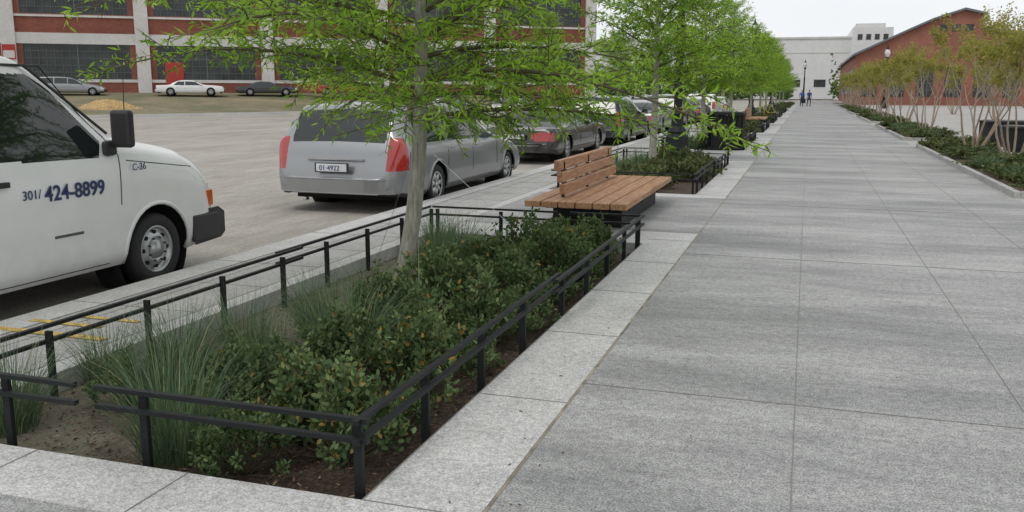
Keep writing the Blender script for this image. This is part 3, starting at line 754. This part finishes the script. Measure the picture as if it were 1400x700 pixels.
d.obj('trim',van)
text(van,'301/',.10,(hx+.002,3.28,.93),'side',M['navy'],'lettering_a')
text(van,'424-8899',.165,(hx+.002,3.49,.90),'side',M['navy'],'lettering_b',.003)
text(van,'C-36',.085,(hx+.000,4.46,1.06),'side',M['navy'],'lettering_c')

# --- generic car
def carclass(win,tail,wsy,rwy,wsx=.74,lowdark=.0):
    def c(x,y,z,zone,L,sk):
        if zone=='side' and 1<=sk:
            for p_ in win:
                if inpoly(y,z,p_): return 1
        if zone=='top' and x<wsx and (wsy[0]<y<wsy[1] or rwy[0]<y<rwy[1]): return 1
        if y<tail[4] and tail[0]<z<tail[1] and x>tail[2] and x<tail[3]: return 2
        if y>L-.3 and z>.52 and z<.74 and x>.5: return 5
        if y>L-.05 and z<.6: return 3
        if z<.30+lowdark and (y<.5 or y>L-.4): return 3
        return 0
    return c
def extras(e,xs,L,hw,body,mir,handles,plate=None,rearbump=None):
    d=MB()
    for s in (-1,1):
        x=s*(xs(mir[0],mir[1])+.0); d.box(min(x,x+s*.2),max(x,x+s*.2),mir[0],mir[0]+.1,mir[1],mir[1]+.15,body)
    for hy,hz in handles:
        for s in (-1,1):
            x=s*(xs(hy,hz)+.008); d.box(x-.014,x+.014,hy-.09,hy+.09,hz-.014,hz+.014,body)
    d.obj('mirrors_and_handles',e,bevel=.018)
    d=MB()
    if rearbump:
        z0,z1=rearbump
        d.prism([(-hw+.10,.34),(-hw+.14,.06),(-hw+.34,-.035),(-.5,-.06),(.5,-.06),(hw-.34,-.035),(hw-.14,.06),(hw-.10,.34)],2,z0,z1,body)
    if plate: d.box(-.27,.27,-.065,-.045,plate-.07,plate+.07,M['dark']); d.box(-.24,.24,-.075,-.06,plate-.055,plate+.055,M['plate'])
    d.box(-.53,-.47,.02,.1,.17,.21,M['chrome'])
    d.obj('rear_bumper_and_plate',e,bevel=.02)
sw=[[(.62,.99),(1.75,.97),(1.75,1.50),(.78,1.46)],[(1.84,.97),(2.86,.95),(2.86,1.49),(1.84,1.50)],[(2.94,.95),(4.08,.92),(3.40,1.38),(2.94,1.48)]]
stop=[(0,.52),(.03,.64),(.08,.80),(.13,.96),(.28,1.25),(.44,1.49),(.62,1.56),(1.0,1.585),(1.7,1.60),(2.6,1.58),(3.15,1.50),(3.7,1.30),(4.3,1.05),(5.0,.93),(5.5,.78),(5.75,.6),(5.85,.45)]
sbelt=[(0,.6),(.2,.98),(2.5,.95),(4.2,.90),(5.2,.72),(5.85,.5)]
scls=carclass(sw,(.62,1.08,.80,2,.30),(3.3,4.25),(.16,.43))
sseam=([(1.795,.3),(1.795,1.5)],[(2.90,.3),(2.90,1.5)],[(4.15,.45),(4.15,.9)],[(1.80,.3),(4.0,.3)],[(.35,.45),(.35,.88)])
def wagon(name,loc,body,rz=0,sc=1,plate=.66,hi=False):
    e,xs,L,hw=vehicle(name,loc,2.1,stop,sbelt,.24,(1.4,4.85),.315,body,scls,'alloy',.22,.4,rz,gmax=.5,seams=sseam,endc=.3,step=.011 if hi else .022,per=(5,12,18,30,12,18) if hi else (3,5,6,14,5,8))
    extras(e,xs,L,hw,body,(3.95,.97),((2.0,.86),(3.1,.85)),plate,rearbump=(.30,.50))
    e.scale=(sc,)*3; return e,xs,L,hw
e,xs,L,hw=wagon('parked_car',(-6.38,11.5,-.15),P_silver,hi=True)
text(e,'01·4922',.10,(-.19,-.078,.625),'rear',M['navy'],'plate_lettering')
d=MB(); d.tube([(.0,.17,1.04),(.25,.24,1.13)],[.01,.008],4,M['dark']); d.box(-.45,.45,.03,.06,.765,.785,M['chrome']); d.obj('wiper',e)
bw=[[(1.55,.9),(2.5,.88),(2.5,1.24),(1.95,1.22)],[(2.58,.88),(3.98,.88),(3.45,1.2),(2.58,1.25)]]
btop=[(0,.50),(.03,.70),(.07,.84),(.2,.89),(1.15,.94),(1.5,1.12),(1.95,1.30),(2.5,1.36),(3.2,1.34),(3.6,1.22),(4.2,.96),(5.0,.90),(5.7,.82),(5.9,.66),(5.95,.45)]
bbelt=[(0,.7),(.2,.82),(2.5,.85),(4.2,.86),(5.5,.76),(5.95,.5)]
bcls=carclass(bw,(.56,.76,.42,.96,.12),(3.45,4.15),(1.2,1.85),.7)
def sedan(name,loc,body,rz=0,sc=1):
    e,xs,L,hw=vehicle(name,loc,2.0,btop,bbelt,.24,(1.3,4.75),.325,body,bcls,'alloy',.22,.35,rz,gmax=.42,seams=([(2.54,.3),(2.54,1.26)],[(4.05,.45),(4.05,.86)]),endc=.2)
    extras(e,xs,L,hw,body,(3.9,.9),((1.9,.78),(2.9,.78)),.66,rearbump=(.3,.5))
    d=MB(); d.box(-.6,.6,-.068,-.055,.44,.46,M['chrome']); d.obj('bumper_strip',e)
    e.scale=(sc,)*3; return e
sedan('parked_car',(-6.62,20.8,-.15),P_black)
wagon('parked_car',(-6.6,28.6,-.15),P_blue)
sedan('parked_car',(-6.6,36.2,-.15),P_silver)
wagon('parked_car',(-6.6,43.6,-.15),P_grey)
sedan('parked_car',(-6.6,51.5,-.15),P_black)
wagon('parked_car',(-6.6,59.5,-.15),P_white)
sedan('parked_car',(-6.6,67.5,-.15),P_beige)
ang=math.atan2(UU.y,UU.x)
def onlawn(t,off): q=A0+UU*t; return (q.x+.571*off,q.y-.821*off,1.12)
sedan('parked_car',onlawn(11.5,5),P_white,ang-math.pi/2,.9)
wagon('parked_car',onlawn(2.5,5),P_silver,ang-math.pi/2,.9)
wagon('parked_car',onlawn(24,5),P_red,ang-math.pi/2,.9)
sedan('parked_car',onlawn(17.8,4),P_black,ang-math.pi/2,.85)
sedan('parked_car',onlawn(-5,5),P_grey,ang-math.pi/2,.9)
sedan('parked_car',(-17,30,-.15),P_red,0,1); wagon('parked_car',(-17,39,-.15),P_grey,0,1); sedan('parked_car',(-17,50,-.15),P_beige,0,1)
M['pile']=plain('wood_mulch_pile',(.42,.29,.13),.95,var=.45,vs=9)
_v=[];_f=[];_n=24;_m=8
for i in range(_m+1):
    for k in range(_n):
        t=2*math.pi*k/_n; q=i/_m; rr_=q*(1+.18*math.sin(3*t+1)+.1*math.sin(7*t)); hh=.75*(1-q**1.6)+rnd.uniform(-.05,.05)*(0 if i in(0,_m) else 1)
        _v.append((2.1*rr_*math.cos(t),1.2*rr_*math.sin(t),hh-.1))
for i in range(_m):
    for k in range(_n): _f.append((i*_n+k,i*_n+(k+1)%_n,(i+1)*_n+(k+1)%_n,(i+1)*_n+k))
_me=D.meshes.new('mulch_pile'); _me.from_pydata(_v,[],_f); _me.materials.append(M['pile']); inst('mulch_pile',_me,(-46.5,52,.25),rz=.6)

# ---------------------------------------------------------------- bicycles, people
M['ybike']=plain('yellow_enamel',(.40,.34,.05),.5)
def bike(x,y,rz):
    e=empty('bicycle',(x,y,0),rz); m=MB(); K=M['ybike']
    for yy in (-.52,.52):
        pts=[(0,yy+.33*math.cos(t),.35+.33*math.sin(t)) for t in np.linspace(0,2*math.pi,25)]
        m.tube(pts,[.02]*25,6,M['rubber'] if yy<0 else K,False)
        for q in range(8):
            t=q*math.pi/4; m.cyl((0,yy,.35),(0,yy+.32*math.cos(t),.35+.32*math.sin(t)),.003,3,M['chrome'])
    for a,c in (((0,-.52,.35),(0,-.05,.3)),((0,-.05,.3),(0,-.2,.85)),((0,-.2,.8),(0,.36,.82)),((0,-.05,.3),(0,.38,.75)),((0,.34,.95),(0,.52,.35)),((0,-.52,.35),(0,-.2,.78)),((-.25,.3,.98),(.25,.3,.98))): m.cyl(a,c,.016,6,K)
    m.box(-.06,.06,-.32,-.1,.85,.9,M['dark']); m.obj('frame_and_wheels',e)
bike(-2.3,58,1.2)
M['blue']=plain('blue_cloth',(.03,.08,.30),.8); M['blue2']=plain('navy_cloth',(.025,.04,.14),.8); M['jeans']=plain('denim',(.03,.04,.08),.9); M['skin']=plain('skin',(.35,.20,.14),.6); M['hair']=plain('hair',(.03,.02,.015),.8)
def person(x,y,sw_,rz,top_):
    e=empty('person',(x,y,0),rz)
    def sv(name,vs,es,rs,mat):
        me=D.meshes.new(name); me.from_pydata(vs,es,[]); ob=D.objects.new(name,me); COL.objects.link(ob); ob.parent=e
        ob.modifiers.new('s','SKIN')
        if not me.skin_vertices: return ob
        for i,r_ in enumerate(rs): me.skin_vertices[0].data[i].radius=(r_,r_*.85)
        me.skin_vertices[0].data[0].use_root=True
        me.materials.append(mat); ob.modifiers.new('u','SUBSURF'); return ob
    s=sw_
    sv('trousers',[(0,0,.95),(.1,0,.88),(.11,s*.14,.5),(.11,s*.12,.1),(-.1,0,.88),(-.11,-s*.14,.5),(-.11,-s*.24,.12)],[(0,1),(1,2),(2,3),(0,4),(4,5),(5,6)],[.14,.1,.075,.055,.1,.075,.055],M['jeans'])
    sv('shirt',[(0,0,.95),(0,0,1.2),(0,0,1.42),(.2,0,1.42),(.25,-s*.08,1.15),(-.2,0,1.42),(-.25,s*.08,1.15)],[(0,1),(1,2),(2,3),(3,4),(2,5),(5,6)],[.15,.16,.12,.07,.05,.07,.05],top_)
    sv('head_and_neck',[(0,0,1.45),(0,0,1.55),(0,.01,1.66),(0,.01,1.74)],[(0,1),(1,2),(2,3)],[.055,.055,.1,.08],M['skin'])
    sv('hair',[(0,-.02,1.66),(0,-.01,1.78)],[(0,1)],[.1,.08],M['hair'])
    for q in (1,-1): sv('forearm_and_hand',[(q*.25,-q*s*.08,1.15),(q*.26,-q*s*.02,.92),(q*.26,0,.82)],[(0,1),(1,2)],[.042,.03,.035],M['skin'])
    m=MB(); m.box(.06,.16,s*.12-.05,s*.12+.2,0,.09,M['hair']); m.box(-.16,-.06,-s*.24-.05,-s*.24+.2,0,.09,M['hair']); m.obj('shoes',e,bevel=.03)
person(-.6,104,1,math.pi,M['blue']); person(.15,105.5,-1,.3,M['blue2'])

# distant trees beyond
n=9000; P=np.stack([rng.uniform(-60,60,n),rng.uniform(176,192,n),np.abs(rng.normal(0,1,n))*2.2+.5],1); P[:,2]*=(1+.4*np.sin(P[:,0]*.55))
P=P[(P[:,0]<-3)|(P[:,0]>4)]; n=len(P)
Dd=rng.normal(size=(n,3)); Dd/=np.linalg.norm(Dd,axis=1)[:,None]
me=leaves_mesh('distant_trees',P,Dd,np.full(n,.8),np.full(n,.6),M['farleaf'],rng.uniform(0,1,n)); o=D.objects.new('distant_trees',me); COL.objects.link(o)

# ---------------------------------------------------------------- light, sky, camera
el,az=58,200
w=D.worlds.new('World'); SC.world=w; w.use_nodes=True; nt=w.node_tree; bg=nt.nodes['Background']
sky=nt.nodes.new('ShaderNodeTexSky'); sky.sky_type='NISHITA'; sky.sun_disc=False; sky.sun_elevation=math.radians(el); sky.sun_rotation=math.radians(az)
hs=nt.nodes.new('ShaderNodeHueSaturation'); hs.inputs['Saturation'].default_value=.2; nt.links.new(sky.outputs[0],hs.inputs['Color'])
mx=nt.nodes.new('ShaderNodeMix'); mx.data_type='RGBA'; mx.inputs[0].default_value=.78; nt.links.new(hs.outputs[0],mx.inputs[6])
tc=nt.nodes.new('ShaderNodeTexCoord'); nz=nt.nodes.new('ShaderNodeTexNoise'); nz.inputs['Scale'].default_value=2.2; nz.inputs['Detail'].default_value=5; nt.links.new(tc.outputs['Generated'],nz.inputs[0])
rp=nt.nodes.new('ShaderNodeValToRGB'); rp.color_ramp.elements[0].position=.3; rp.color_ramp.elements[1].position=.7; rp.color_ramp.elements[0].color=(9.5,9.8,10.2,1); rp.color_ramp.elements[1].color=(11.4,11.4,11.5,1)
nt.links.new(nz.outputs[0],rp.inputs[0]); nt.links.new(rp.outputs[0],mx.inputs[7]); nt.links.new(mx.outputs[2],bg.inputs[0]); bg.inputs[1].default_value=.1
sl_=D.lights.new('sun','SUN'); sl_.energy=.9; sl_.angle=math.radians(18); sl_.color=(1,.97,.92); so=D.objects.new('sun',sl_); COL.objects.link(so)
a=math.radians(az); dirv=Vector((math.sin(a)*math.cos(math.radians(el)),math.cos(a)*math.cos(math.radians(el)),math.sin(math.radians(el))))
so.rotation_euler=dirv.to_track_quat('Z','Y').to_euler()
f=1235;r=math.radians(.2);th=math.radians(10.39);yw=math.radians(17.84)
Fv=Vector((-math.sin(yw)*math.cos(th),math.cos(yw)*math.cos(th),-math.sin(th)))
Rv=Vector((math.cos(yw),math.sin(yw),0));Uv=Rv.cross(Fv)
Xv=Rv*math.cos(r)+Uv*math.sin(r);Yv=-Rv*math.sin(r)+Uv*math.cos(r)
cam=D.cameras.new('camera'); cam.sensor_width=36; cam.lens=36*f/1400; cam.clip_end=3000; cam.clip_start=.05
co=D.objects.new('camera',cam); COL.objects.link(co)
mt=Matrix((Xv,Yv,-Fv)).transposed().to_4x4(); mt.translation=(0,0,1.6); co.matrix_world=mt; SC.camera=co
SC.view_settings.view_transform='Standard'; SC.view_settings.look='None'; SC.view_settings.exposure=0
